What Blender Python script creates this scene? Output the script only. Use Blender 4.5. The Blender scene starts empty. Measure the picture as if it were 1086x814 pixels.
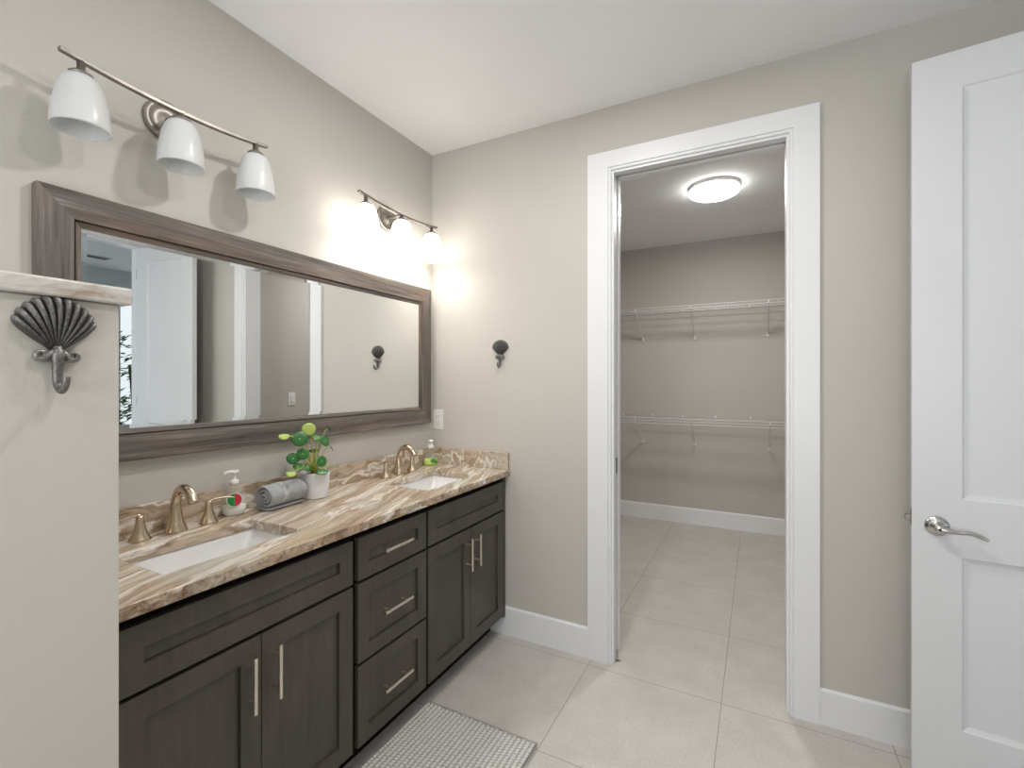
import bpy, bmesh, math, random
from mathutils import Vector, Matrix
random.seed(7)
PI = math.pi
SC = bpy.context.scene
COL = SC.collection

# ------------------------------------------------------------------ camera
cam_d = bpy.data.cameras.new('camera')
cam = bpy.data.objects.new('camera', cam_d)
COL.objects.link(cam)
cam.location = (1.76, 0.0, 1.408)
cam.rotation_euler = (PI/2, 0, math.atan(261/498))
cam_d.sensor_width = 36
cam_d.lens = 36*498/1086
cam_d.shift_y = -2.5/1086
cam_d.clip_start = 0.02
SC.camera = cam

# ------------------------------------------------------------------ world, exposure
w = bpy.data.worlds.new('sky'); SC.world = w; w.use_nodes = True
w.node_tree.nodes['Background'].inputs[0].default_value = (0.75, 0.87, 1.0, 1)
w.node_tree.nodes['Background'].inputs[1].default_value = 1.0
SC.view_settings.view_transform = 'Standard'
SC.view_settings.look = 'None'
SC.view_settings.gamma = 1
SC.view_settings.use_curve_mapping = False
SC.view_settings.exposure = 0.22

P_FILL = 43      # added fill light at the made-up window behind the camera
P_BED = 27         # bedroom daylight, unseen panel at the windowless front wall
P_CAN = 10.5         # each recessed ceiling lamp
P_BULB = 1.1       # each lit sconce bulb
E_SHADE = 6.0
P_CLOSET = 15.5
E_CLOSET = 12.0

def area(name, loc, rot, sx, sy, power, color, shape='RECTANGLE', spread=PI):
    d = bpy.data.lights.new(name, 'AREA'); d.shape = shape; d.size = sx
    if shape in ('RECTANGLE', 'ELLIPSE'): d.size_y = sy
    d.energy = power; d.color = color; d.spread = spread
    o = bpy.data.objects.new(name, d); COL.objects.link(o)
    o.location = loc; o.rotation_euler = rot
    return o
# added fill behind the viewer; bedroom daylight from an unseen panel
area('viewer_fill', (1.55, -1.90, 1.50), (PI/2+.8, 0, 0), 1.7, 1.6, P_FILL, (0.93, 0.97, 1.0))
area('bedroom_daylight', (4.2, -.25, 1.3), (PI/2+.6, 0, 0), 1.6, 2.0, P_BED, (0.86, 0.94, 1.0))

# ------------------------------------------------------------------ materials
def new_mat(name):
    m = bpy.data.materials.new(name); m.use_nodes = True
    return m, m.node_tree.nodes, m.node_tree.links, m.node_tree.nodes['Principled BSDF']
def coords(N, L, scale=(1, 1, 1), rot=(0, 0, 0), loc=(0, 0, 0)):
    tc = N.new('ShaderNodeTexCoord'); mp = N.new('ShaderNodeMapping')
    mp.inputs['Scale'].default_value = scale
    mp.inputs['Rotation'].default_value = rot
    mp.inputs['Location'].default_value = loc
    L.new(tc.outputs['Object'], mp.inputs['Vector'])
    return mp.outputs['Vector']
def noise(N, L, vec, scale, detail=4, rough=.55, dist=0):
    n = N.new('ShaderNodeTexNoise'); n.inputs['Scale'].default_value = scale
    n.inputs['Detail'].default_value = detail; n.inputs['Roughness'].default_value = rough
    n.inputs['Distortion'].default_value = dist
    L.new(vec, n.inputs['Vector'])
    return n.outputs['Fac']
def ramp(N, L, fac, stops):
    r = N.new('ShaderNodeValToRGB'); e = r.color_ramp.elements
    while len(e) < len(stops): e.new(.5)
    for i, (p, c) in enumerate(stops):
        e[i].position = p; e[i].color = (*c, 1)
    L.new(fac, r.inputs['Fac'])
    return r.outputs['Color']
def bump(N, L, B, h, strength, dist=.01):
    b = N.new('ShaderNodeBump'); b.inputs['Strength'].default_value = strength
    b.inputs['Distance'].default_value = dist
    L.new(h, b.inputs['Height']); L.new(b.outputs['Normal'], B.inputs['Normal'])
def plain(name, col, rough=.5, metal=0, var=.06, vscale=6, bmp=0, bscale=200, spec=None, stretch=(1, 1, 1)):
    m, N, L, B = new_mat(name)
    v = coords(N, L, stretch)
    f = noise(N, L, v, vscale, 3)
    a = tuple(max(0, c*(1-var)) for c in col); b = tuple(min(1, c*(1+var)) for c in col)
    L.new(ramp(N, L, f, [(.3, a), (.7, b)]), B.inputs['Base Color'])
    B.inputs['Roughness'].default_value = rough; B.inputs['Metallic'].default_value = metal
    if spec is not None: B.inputs['Specular IOR Level'].default_value = spec
    if bmp: bump(N, L, B, noise(N, L, v, bscale, 2), bmp, .002)
    return m

M = {}
M['wall'] = plain('wall_paint', (.560, .538, .497), .62, var=.015, vscale=2, bmp=.25, bscale=160, spec=.3)
M['bedroom_wall'] = plain('bedroom_paint', (.66, .70, .72), .6, var=.02, vscale=2)
M['closet_wall'] = plain('closet_paint', (.52, .49, .46), .62, var=.015, vscale=2, bmp=.2, bscale=160, spec=.3)
M['ceiling'] = plain('ceiling_paint', (.90, .90, .91), .8, var=.01, vscale=2, spec=.2)
M['trim'] = plain('trim_paint', (.80, .81, .83), .32, var=.01, vscale=3)
M['door_white'] = plain('door_paint', (.69, .705, .725), .36, var=.01, vscale=3)
M['plastic_white'] = plain('white_plastic', (.82, .82, .80), .3, var=.01)
M['porcelain'] = plain('porcelain', (.84, .84, .84), .08, var=.005)
M['pot'] = plain('pot_glaze', (.78, .79, .82), .35, var=.01)
M['nickel_warm'] = plain('champagne_nickel', (.60, .49, .365), .22, 1, var=.06, vscale=40, stretch=(1, 1, .2))
M['nickel'] = plain('satin_nickel', (.74, .69, .60), .30, 1, var=.05, vscale=60)
M['nickel_dark'] = plain('brushed_nickel', (.33, .305, .275), .45, 1, var=.12, vscale=30, stretch=(.3, 1, 1))
M['chrome'] = plain('satin_chrome', (.58, .57, .55), .22, 1, var=.05, vscale=60)
M['dark'] = plain('dark_recess', (.012, .011, .010), .6, var=.1)
M['wire'] = plain('white_coated_wire', (.72, .72, .71), .35, var=.02)
M['soil'] = plain('potting_soil', (.06, .04, .025), .95, var=.4, vscale=80, bmp=.8, bscale=120)
M['stem'] = plain('yellow_green_stem', (.42, .48, .06), .45, var=.2, vscale=30)
M['palm_trunk'] = plain('trunk_bark', (.10, .07, .045), .8, var=.3, vscale=30)
M['palm_leaf'] = plain('green_foliage', (.05, .20, .06), .5, var=.4, vscale=12)
M['glass_pane'] = plain('frosted_pane', (.8, .85, .9), .5)

def m_cab():
    m, N, L, B = new_mat('cabinet_stained_wood')
    v = coords(N, L, (14, 14, 1.4))
    f = noise(N, L, v, 3.2, 6, .6, .6)
    v2 = coords(N, L, (2.2, 2.2, 1.1)); f2 = noise(N, L, v2, 3, 2)
    mx = N.new('ShaderNodeMath'); mx.operation = 'MULTIPLY_ADD'; mx.inputs[1].default_value = .55
    L.new(f, mx.inputs[0])
    m2 = N.new('ShaderNodeMath'); m2.operation = 'MULTIPLY'; m2.inputs[1].default_value = .45
    L.new(f2, m2.inputs[0]); L.new(m2.outputs[0], mx.inputs[2])
    L.new(ramp(N, L, mx.outputs[0], [(.30, (.050, .042, .033)), (.5, (.069, .059, .047)), (.72, (.094, .080, .064))]), B.inputs['Base Color'])
    B.inputs['Roughness'].default_value = .38
    bump(N, L, B, f, .05, .002)
    return m
M['cabinet'] = m_cab()
M['cab_box'] = plain('cabinet_box_black_wood', (.007, .006, .005), .6, var=.1, spec=.05)

def m_stone(name='fantasy_brown_stone', warm=1.0):
    m, N, L, B = new_mat(name)
    tc = N.new('ShaderNodeTexCoord')
    # warp
    wn = N.new('ShaderNodeTexNoise'); wn.inputs['Scale'].default_value = 4.0; wn.inputs['Detail'].default_value = 4
    L.new(tc.outputs['Object'], wn.inputs['Vector'])
    sb = N.new('ShaderNodeVectorMath'); sb.operation = 'SUBTRACT'; sb.inputs[1].default_value = (.5, .5, .5)
    L.new(wn.outputs['Color'], sb.inputs[0])
    scl = N.new('ShaderNodeVectorMath'); scl.operation = 'SCALE'; scl.inputs['Scale'].default_value = .085
    L.new(sb.outputs[0], scl.inputs[0])
    ad = N.new('ShaderNodeVectorMath'); ad.operation = 'ADD'
    L.new(tc.outputs['Object'], ad.inputs[0]); L.new(scl.outputs[0], ad.inputs[1])
    rt = N.new('ShaderNodeMapping'); rt.inputs['Rotation'].default_value = (0, 0, math.radians(-17))
    L.new(ad.outputs[0], rt.inputs['Vector'])
    def sc(v):
        mp = N.new('ShaderNodeMapping'); mp.inputs['Scale'].default_value = v
        L.new(rt.outputs[0], mp.inputs['Vector']); return mp.outputs['Vector']
    f = noise(N, L, sc((9.5, .62, 7)), 1.1, 6, .52, .2)
    col = ramp(N, L, f, [(.27, (.25, .175, .12)), (.35, (.49, .38, .28)), (.42, (.60, .50, .39)), (.475, (.36, .265, .19)), (.50, (.58, .47, .36)),
                         (.520, (.80, .77, .72)), (.538, (.80, .78, .74)), (.555, (.50, .41, .31)), (.63, (.57, .475, .37)), (.68, (.74, .70, .63)), (.78, (.42, .34, .27))])
    f2 = noise(N, L, sc((44, 2.6, 40)), 1.5, 6, .66, .5)
    vein = ramp(N, L, f2, [(.34, (.50, .42, .35)), (.44, (.92, .88, .83)), (.56, (1, 1, 1)), (.70, (1.12, 1.10, 1.06))])
    mul = N.new('ShaderNodeMix'); mul.data_type = 'RGBA'; mul.blend_type = 'MULTIPLY'
    mul.inputs['Factor'].default_value = .8
    L.new(col, mul.inputs[6]); L.new(vein, mul.inputs[7])
    # cool grey green patches
    f3 = noise(N, L, tc.outputs['Object'], 3.1, 3)
    msk = ramp(N, L, f3, [(.56, (0, 0, 0)), (.66, (1, 1, 1))])
    mx = N.new('ShaderNodeMix'); mx.data_type = 'RGBA'
    ms = N.new('ShaderNodeMath'); ms.operation = 'MULTIPLY'; ms.inputs[1].default_value = .55
    L.new(msk, ms.inputs[0]); L.new(ms.outputs[0], mx.inputs['Factor'])
    L.new(mul.outputs[2], mx.inputs[6]); mx.inputs[7].default_value = (.52, .54, .49, 1)
    # rough cut front edge: mottled across the veins
    g = N.new('ShaderNodeNewGeometry'); sx = N.new('ShaderNodeSeparateXYZ'); L.new(g.outputs['True Normal'], sx.inputs[0])
    gt = N.new('ShaderNodeMath'); gt.operation = 'GREATER_THAN'; gt.inputs[1].default_value = .8; L.new(sx.outputs['X'], gt.inputs[0])
    sp = N.new('ShaderNodeSeparateXYZ'); L.new(tc.outputs['Object'], sp.inputs[0])
    gp = N.new('ShaderNodeMath'); gp.operation = 'GREATER_THAN'; gp.inputs[1].default_value = .5; L.new(sp.outputs['X'], gp.inputs[0])
    ml = N.new('ShaderNodeMath'); ml.operation = 'MULTIPLY'; L.new(gt.outputs[0], ml.inputs[0]); L.new(gp.outputs[0], ml.inputs[1])
    mh = N.new('ShaderNodeMath'); mh.operation = 'MULTIPLY'; mh.inputs[1].default_value = .8; L.new(ml.outputs[0], mh.inputs[0])
    f4 = noise(N, L, coords(N, L, (30, 26, 34)), 1.1, 5, .7, 1.2)
    ec = ramp(N, L, f4, [(.36, (.38, .31, .26)), (.47, (.72, .64, .57)), (.56, (1.12, 1.1, 1.08)), (.64, (.70, .68, .66))])
    m5 = N.new('ShaderNodeMix'); m5.data_type = 'RGBA'; m5.blend_type = 'MULTIPLY'
    L.new(mh.outputs[0], m5.inputs['Factor']); L.new(mx.outputs[2], m5.inputs[6]); L.new(ec, m5.inputs[7])
    L.new(m5.outputs[2], B.inputs['Base Color'])
    B.inputs['Roughness'].default_value = .14
    return m
M['stone'] = m_stone()
def m_capstone():
    m, N, L, B = new_mat('pale_cap_stone')
    v = coords(N, L, (6, 6, 14))
    f = noise(N, L, v, 1.3, 8, .65, .5)
    L.new(ramp(N, L, f, [(.34, (.36, .27, .20)), (.44, (.50, .46, .42)), (.55, (.62, .60, .57)), (.64, (.46, .42, .38)), (.8, (.44, .43, .40))]), B.inputs['Base Color'])
    B.inputs['Roughness'].default_value = .2
    return m
M['capstone'] = m_capstone()

def m_wood(name, axis):
    m, N, L, B = new_mat(name)
    s = [38, 38, 38]; s[axis] = 1.6
    v = coords(N, L, tuple(s))
    f = noise(N, L, v, 1.2, 7, .68, .35)
    s2 = [7, 7, 7]; s2[axis] = 1.3
    f2 = noise(N, L, coords(N, L, tuple(s2)), 1.5, 3)
    c1 = ramp(N, L, f, [(.34, (.055, .046, .040)), (.46, (.125, .106, .092)), (.56, (.165, .145, .128)), (.68, (.31, .28, .25))])
    c2 = ramp(N, L, f2, [(.45, (.88, .91, .95)), (.62, (1.18, .98, .82))])
    mul = N.new('ShaderNodeMix'); mul.data_type = 'RGBA'; mul.blend_type = 'MULTIPLY'; mul.inputs['Factor'].default_value = .8
    L.new(c1, mul.inputs[6]); L.new(c2, mul.inputs[7]); L.new(mul.outputs[2], B.inputs['Base Color'])
    B.inputs['Roughness'].default_value = .55
    bump(N, L, B, f, .35, .003)
    return m
M['wood_h'] = m_wood('weathered_wood_horizontal', 1)
M['wood_v'] = m_wood('weathered_wood_vertical', 2)

def m_floor():
    m, N, L, B = new_mat('porcelain_floor_tile')
    tc = N.new('ShaderNodeTexCoord')
    mp = N.new('ShaderNodeMapping'); mp.inputs['Location'].default_value = (-1.012+6.05, -2.245+6.1, 0)
    L.new(tc.outputs['Object'], mp.inputs['Vector'])
    br = N.new('ShaderNodeTexBrick'); br.offset = 0; br.squash = 1
    br.inputs['Scale'].default_value = 1; br.inputs['Mortar Size'].default_value = .0017
    br.inputs['Mortar Smooth'].default_value = .2
    br.inputs['Brick Width'].default_value = .605; br.inputs['Row Height'].default_value = .61
    br.inputs['Bias'].default_value = 0
    br.inputs['Color1'].default_value = (0, 0, 0, 1); br.inputs['Color2'].default_value = (1, 1, 1, 1)
    L.new(mp.outputs[0], br.inputs['Vector'])
    f = noise(N, L, tc.outputs['Object'], 5, 6, .62)
    g = noise(N, L, tc.outputs['Object'], 90, 3, .6)
    c1 = ramp(N, L, f, [(.3, (.525, .495, .462)), (.7, (.615, .585, .550))])
    c2 = ramp(N, L, g, [(.3, (.90, .90, .90)), (.7, (1.06, 1.06, 1.06))])
    mul = N.new('ShaderNodeMix'); mul.data_type = 'RGBA'; mul.blend_type = 'MULTIPLY'; mul.inputs['Factor'].default_value = 1
    L.new(c1, mul.inputs[6]); L.new(c2, mul.inputs[7])
    mx = N.new('ShaderNodeMix'); mx.data_type = 'RGBA'
    L.new(br.outputs['Fac'], mx.inputs['Factor']); L.new(mul.outputs[2], mx.inputs[6])
    mx.inputs[7].default_value = (.27, .24, .215, 1)
    L.new(mx.outputs[2], B.inputs['Base Color'])
    B.inputs['Roughness'].default_value = .42
    inv = N.new('ShaderNodeMath'); inv.operation = 'SUBTRACT'; inv.inputs[0].default_value = 1
    L.new(br.outputs['Fac'], inv.inputs[1]); bump(N, L, B, inv.outputs[0], .3, .002)
    return m
M['floor'] = m_floor()

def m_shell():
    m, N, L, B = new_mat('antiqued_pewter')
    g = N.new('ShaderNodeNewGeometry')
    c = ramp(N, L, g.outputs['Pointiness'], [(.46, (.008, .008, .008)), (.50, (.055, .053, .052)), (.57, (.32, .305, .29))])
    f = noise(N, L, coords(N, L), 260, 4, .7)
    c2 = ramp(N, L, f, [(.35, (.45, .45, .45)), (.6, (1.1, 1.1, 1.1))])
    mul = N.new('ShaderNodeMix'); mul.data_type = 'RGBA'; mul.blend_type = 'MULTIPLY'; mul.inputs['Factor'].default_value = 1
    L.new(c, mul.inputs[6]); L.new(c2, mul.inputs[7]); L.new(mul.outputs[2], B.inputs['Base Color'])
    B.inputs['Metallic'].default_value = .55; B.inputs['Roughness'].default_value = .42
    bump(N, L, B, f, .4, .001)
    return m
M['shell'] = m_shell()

def m_mirror():
    m, N, L, B = new_mat('mirror_silvering')
    B.inputs['Metallic'].default_value = 1; B.inputs['Roughness'].default_value = .0
    B.inputs['Base Color'].default_value = (.90, .92, .915, 1)
    return m
M['mirror'] = m_mirror()

def m_emit(name, col, strength, base=(.9, .9, .9)):
    m, N, L, B = new_mat(name)
    B.inputs['Base Color'].default_value = (*base, 1); B.inputs['Roughness'].default_value = .4
    B.inputs['Emission Color'].default_value = (*col, 1); B.inputs['Emission Strength'].default_value = strength
    return m
M['shade_on'] = m_emit('lit_opal_glass', (1.0, .94, .86), E_SHADE)
M['diffuser_on'] = m_emit('lit_ceiling_diffuser', (1.0, .98, .95), E_CLOSET)
M['can_on'] = m_emit('lit_recessed_lens', (1.0, .95, .88), 6)
M['window_on'] = m_emit('daylit_frosted_glass', (.9, .96, 1.0), .72)
def m_shade_off():
    m, N, L, B = new_mat('opal_glass')
    B.inputs['Base Color'].default_value = (.86, .87, .87, 1); B.inputs['Roughness'].default_value = .28
    tr = N.new('ShaderNodeBsdfTranslucent'); tr.inputs['Color'].default_value = (.85, .87, .88, 1)
    mx = N.new('ShaderNodeMixShader'); mx.inputs[0].default_value = .3
    L.new(B.outputs[0], mx.inputs[1]); L.new(tr.outputs[0], mx.inputs[2])
    L.new(mx.outputs[0], N['Material Output'].inputs['Surface'])
    return m
M['shade_off'] = m_shade_off()

def m_clear(name, col, alpha_mix=.75, rough=.05):
    m, N, L, B = new_mat(name)
    B.inputs['Base Color'].default_value = (*col, 1); B.inputs['Roughness'].default_value = rough
    B.inputs['IOR'].default_value = 1.4
    tr = N.new('ShaderNodeBsdfTransparent'); tr.inputs['Color'].default_value = (*[min(1, c*1.05) for c in col], 1)
    mx = N.new('ShaderNodeMixShader'); mx.inputs[0].default_value = alpha_mix
    L.new(B.outputs[0], mx.inputs[1]); L.new(tr.outputs[0], mx.inputs[2])
    L.new(mx.outputs[0], N['Material Output'].inputs['Surface'])
    return m
M['clear'] = m_clear('clear_bottle_plastic', (.93, .94, .93), .86)
M['soap_white'] = plain('pearly_soap', (.84, .83, .78), .3, var=.02)
M['soap_green'] = plain('yellow_green_soap', (.50, .68, .06), .25, var=.15, vscale=30)
M['green_label'] = plain('green_label_print', (.015, .32, .06), .4, var=.1)
M['red_label'] = plain('red_label_print', (.60, .03, .05), .4, var=.1)

def m_towel():
    m, N, L, B = new_mat('grey_terry_cloth')
    v = coords(N, L); f = noise(N, L, v, 320, 4, .7); f2 = noise(N, L, v, 30, 3)
    L.new(ramp(N, L, f2, [(.3, (.38, .40, .425)), (.7, (.53, .55, .575))]), B.inputs['Base Color'])
    B.inputs['Roughness'].default_value = .95
    bump(N, L, B, f, 1.0, .004)
    return m
M['towel'] = m_towel()
M['towel_band'] = plain('towel_woven_band', (.50, .52, .54), .8, var=.12, vscale=90, bmp=.5, bscale=300)

def m_leaf(name, c_in, c_out):
    m, N, L, B = new_mat(name)
    tc = N.new('ShaderNodeTexCoord'); ln = N.new('ShaderNodeVectorMath'); ln.operation = 'LENGTH'
    L.new(tc.outputs['Object'], ln.inputs[0])
    mm = N.new('ShaderNodeMapRange'); mm.inputs[1].default_value = 0; mm.inputs[2].default_value = .02
    L.new(ln.outputs['Value'], mm.inputs[0])
    L.new(ramp(N, L, mm.outputs[0], [(.05, c_in), (.25, c_out)]), B.inputs['Base Color'])
    B.inputs['Roughness'].default_value = .35
    return m
M['leaf_dark'] = m_leaf('pilea_leaf_dark', (.30, .50, .14), (.028, .155, .028))
M['leaf_mid'] = m_leaf('pilea_leaf_mid', (.40, .55, .12), (.07, .25, .04))
M['leaf_pale'] = m_leaf('pilea_leaf_young', (.55, .62, .15), (.42, .55, .13))

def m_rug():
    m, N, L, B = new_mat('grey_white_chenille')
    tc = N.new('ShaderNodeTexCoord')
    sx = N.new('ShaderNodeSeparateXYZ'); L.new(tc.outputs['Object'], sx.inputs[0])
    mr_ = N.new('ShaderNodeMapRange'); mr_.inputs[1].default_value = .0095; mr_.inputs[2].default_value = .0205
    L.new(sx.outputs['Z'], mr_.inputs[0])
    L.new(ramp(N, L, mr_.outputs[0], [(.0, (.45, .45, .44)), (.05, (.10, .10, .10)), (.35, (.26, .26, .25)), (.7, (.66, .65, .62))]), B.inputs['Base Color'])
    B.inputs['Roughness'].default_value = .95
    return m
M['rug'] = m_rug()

# ------------------------------------------------------------------ mesh helpers
def obj(name, bm, mat, parent=None, smooth=False, bevel=0, seg=2, loc=None, flat=False):
    bmesh.ops.recalc_face_normals(bm, faces=bm.faces[:])
    me = bpy.data.meshes.new(name); bm.to_mesh(me); bm.free()
    if smooth:
        for p in me.polygons: p.use_smooth = True
    mats = mat if isinstance(mat, (list, tuple)) else [mat]
    for q in mats: me.materials.append(q)
    o = bpy.data.objects.new(name, me); COL.objects.link(o)
    if parent: o.parent = parent
    if loc: o.location = loc
    if bevel:
        b = o.modifiers.new('bevel', 'BEVEL'); b.width = bevel; b.segments = seg
        b.limit_method = 'ANGLE'; b.angle_limit = math.radians(35)
        if flat: return o
        for p in me.polygons: p.use_smooth = True
        wn = o.modifiers.new('wn', 'WEIGHTED_NORMAL'); wn.keep_sharp = True
    return o
def add_box(bm, a, b, mi=0):
    x0, y0, z0 = a; x1, y1, z1 = b
    vs = [bm.verts.new(p) for p in ((x0, y0, z0), (x1, y0, z0), (x1, y1, z0), (x0, y1, z0), (x0, y0, z1), (x1, y0, z1), (x1, y1, z1), (x0, y1, z1))]
    for f in ((0, 3, 2, 1), (4, 5, 6, 7), (0, 1, 5, 4), (1, 2, 6, 5), (2, 3, 7, 6), (3, 0, 4, 7)):
        bm.faces.new([vs[i] for i in f]).material_index = mi
def bx(*boxes):
    bm = bmesh.new()
    for a, b in boxes: add_box(bm, a, b)
    return bm
def add_lathe(bm, prof, n=32, c=(0, 0, 0), mi=0, closed=False, mat4=None):
    rings = []
    for r, z in prof:
        if r < 1e-6: rings.append([bm.verts.new((c[0], c[1], c[2]+z))])
        else: rings.append([bm.verts.new((c[0]+r*math.cos(2*PI*i/n), c[1]+r*math.sin(2*PI*i/n), c[2]+z)) for i in range(n)])
    if closed: rings.append(rings[0])
    new = []
    for A, B in zip(rings, rings[1:]):
        if len(A) == 1 and len(B) == 1: continue
        for i in range(n):
            j = (i+1) % n
            if len(A) == 1: f = bm.faces.new((A[0], B[j], B[i]))
            elif len(B) == 1: f = bm.faces.new((A[i], A[j], B[0]))
            else: f = bm.faces.new((A[i], A[j], B[j], B[i]))
            f.material_index = mi
    if mat4 is not None:
        vs = {v for R in rings for v in R}
        bmesh.ops.transform(bm, matrix=mat4, verts=list(vs))
def lathe(prof, n=32, **k):
    bm = bmesh.new(); add_lathe(bm, prof, n, **k); return bm
def add_tube(bm, pts, rad, n=12, cap=True, flat=1.0, up=None):
    pts = [Vector(p) for p in pts]
    rs = rad if isinstance(rad, (list, tuple)) else [rad]*len(pts)
    rings = []; prev = None
    for i, p in enumerate(pts):
        t = (pts[min(i+1, len(pts)-1)]-pts[max(i-1, 0)]).normalized()
        if prev is None:
            u = Vector(up) if up else (Vector((0, 0, 1)) if abs(t.z) < .9 else Vector((1, 0, 0)))
        else: u = prev
        u = (u-t*u.dot(t)).normalized(); prev = u
        s = t.cross(u)
        rings.append([bm.verts.new(p+(u*math.cos(2*PI*k/n)*flat+s*math.sin(2*PI*k/n))*rs[i]) for k in range(n)])
    for A, B in zip(rings, rings[1:]):
        for k in range(n): bm.faces.new((A[k], A[(k+1) % n], B[(k+1) % n], B[k]))
    if cap: bm.faces.new(rings[0]); bm.faces.new(rings[-1][::-1])
def tube(pts, rad, n=12, **k):
    bm = bmesh.new(); add_tube(bm, pts, rad, n, **k); return bm
def smooth_path(pts, k=6):
    P = [Vector(p) for p in pts]; out = []
    for i in range(len(P)-1):
        p0 = P[max(i-1, 0)]; p1 = P[i]; p2 = P[i+1]; p3 = P[min(i+2, len(P)-1)]
        for j in range(k):
            t = j/k
            out.append(.5*((2*p1)+(p2-p0)*t+(2*p0-5*p1+4*p2-p3)*t*t+(3*p1-p0-3*p2+p3)*t**3))
    out.append(P[-1]); return out
def interp(vals, k=6):
    return [v.x for v in smooth_path([(a, 0, 0) for a in vals], k)]

def thing(name, label, cat, loc=(0, 0, 0), rotz=0, group=None):
    o = bpy.data.objects.new(name, None); o.empty_display_size = .05; COL.objects.link(o)
    o.location = loc; o.rotation_euler = (0, 0, rotz)
    o['label'] = label; o['category'] = cat
    if group: o['group'] = group
    return o
def tag(o, label, cat, group=None):
    o['label'] = label; o['category'] = cat
    if group: o['group'] = group
    return o
def struct(name, bm, mat, label, cat, **k):
    o = obj(name, bm, mat, **k); o['kind'] = 'structure'; o['label'] = label; o['category'] = cat
    return o
def dup(root, loc, rotz=None, label=None):
    r = root.copy(); COL.objects.link(r); r.location = loc
    if rotz is not None: r.rotation_euler = (0, 0, rotz)
    if label: r['label'] = label
    def rec(src, dst):
        for ch in list(src.children):
            c = ch.copy(); COL.objects.link(c); c.parent = dst; rec(ch, c)
    rec(root, r)
    return r

# ------------------------------------------------------------------ room shell
CEIL = 2.785; YB = 2.311; XR = 2.942
struct('floor', bx(((-.35, -2.1, -.05), (5.5, 5.1, 0))), M['floor'], 'pale beige large square porcelain tile floor with thin grout lines', 'floor')
struct('ceiling', bx(((-.35, -2.1, CEIL), (5.5, 5.1, CEIL+.05))), M['ceiling'], 'plain white flat ceiling over bathroom and closet', 'ceiling')
struct('wall_left', bx(((-.12, -2.1, 0), (0, YB, CEIL))), M['wall'], 'greige painted wall behind the vanity and long mirror', 'wall')
# back wall: solid to the right of the opening, two skins with the pocket to the left
OX0, OX1, OZ = 1.112, 1.878, 2.46
bm = bx(((-.12, YB, 0), (OX0, YB+.038, CEIL)), ((-.12, YB+.082, 0), (OX0, YB+.12, CEIL)), ((OX1, YB, 0), (XR, YB+.12, CEIL)), ((OX0, YB, OZ), (OX1, YB+.12, CEIL)))
struct('wall_back', bm, M['wall'], 'greige painted wall with the closet doorway and seashell hook', 'wall')
bm = bx(((XR, -2.1, 0), (XR+.12, 1.331, CEIL)), ((XR, 2.075, 0), (XR+.12, 5.07, CEIL)), ((XR, 1.331, 2.56), (XR+.12, 2.075, CEIL)))
struct('wall_right', bm, M['wall'], 'greige painted wall on the right holding the open door', 'wall')
bm = bx(((0, -2.1, 0), (.7, -1.98, CEIL)), ((2.4, -2.1, 0), (XR, -1.98, CEIL)), ((.7, -2.1, 0), (2.4, -1.98, .75)), ((.7, -2.1, 2.35), (2.4, -1.98, CEIL)))
struct('wall_front', bm, M['wall'], 'greige wall behind the viewer with an opening for the added fill window', 'wall')
# added window behind the viewer, made up to carry the fill light
wf = struct('fill_window', bx(((.7, -2.02, .75), (2.4, -1.985, .80)), ((.7, -2.02, 2.30), (2.4, -1.985, 2.35)), ((.7, -2.02, .8), (.75, -1.985, 2.3)), ((2.35, -2.02, .8), (2.4, -1.985, 2.3)), ((1.53, -2.02, .8), (1.57, -1.985, 2.3))), M['trim'], 'added white framed frosted fill window behind the viewer', 'window')
for a_, b_ in ((.75, 1.53), (1.57, 2.35)): obj('window_pane', bx(((a_, -2.01, .8), (b_, -2.0, 2.3))), M['window_on'], wf)  # glowing panes of the added fill window

# closet shell
struct('wall_closet_back', bx(((-.35, 4.95, 0), (XR, 5.07, CEIL))), M['closet_wall'], 'taupe closet rear wall carrying the wire shelves', 'wall')
struct('wall_closet_left', bx(((-.35, YB+.12, 0), (-.23, 4.95, CEIL))), M['closet_wall'], 'taupe closet side wall to the left', 'wall')
struct('wall_closet_right', bx(((2.10, YB+.12, 0), (XR, 3.09, CEIL))), M['closet_wall'], 'taupe closet side wall seen in the mirror', 'wall')
# lining of taupe paint on the closet side of the doorway wall
# bedroom shell
struct('wall_bedroom_far', bx(((5.30, -2.1, 0), (5.42, 2.86, CEIL)), ((5.30, 3.85, 0), (5.42, 5.07, CEIL)), ((5.30, 2.86, 0), (5.42, 3.85, .35)), ((5.30, 2.86, 2.62), (5.42, 3.85, CEIL))), M['bedroom_wall'], 'pale blue grey bedroom wall seen in the mirror', 'wall')
struct('wall_bedroom_back', bx(((XR+.12, 4.95, 0), (5.42, 5.07, CEIL))), M['bedroom_wall'], 'pale bedroom wall at the far end', 'wall')
struct('wall_bedroom_front', bx(((XR+.12, -.4, 0), (5.3, -.28, CEIL))), M['bedroom_wall'], 'pale bedroom wall nearest the viewer', 'wall')
wf = struct('window_2', bx(((5.30, 2.86, .35), (5.36, 2.91, 2.62)), ((5.30, 3.80, .35), (5.36, 3.85, 2.62)), ((5.30, 2.91, .35), (5.36, 3.80, .41)), ((5.30, 2.91, 2.56), (5.36, 3.80, 2.62))), M['trim'], 'tall bright bedroom window seen in the mirror', 'window')
obj('window_pane', bx(((5.33, 2.91, .41), (5.34, 3.80, 2.56))), M['window_on'], wf)

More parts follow.
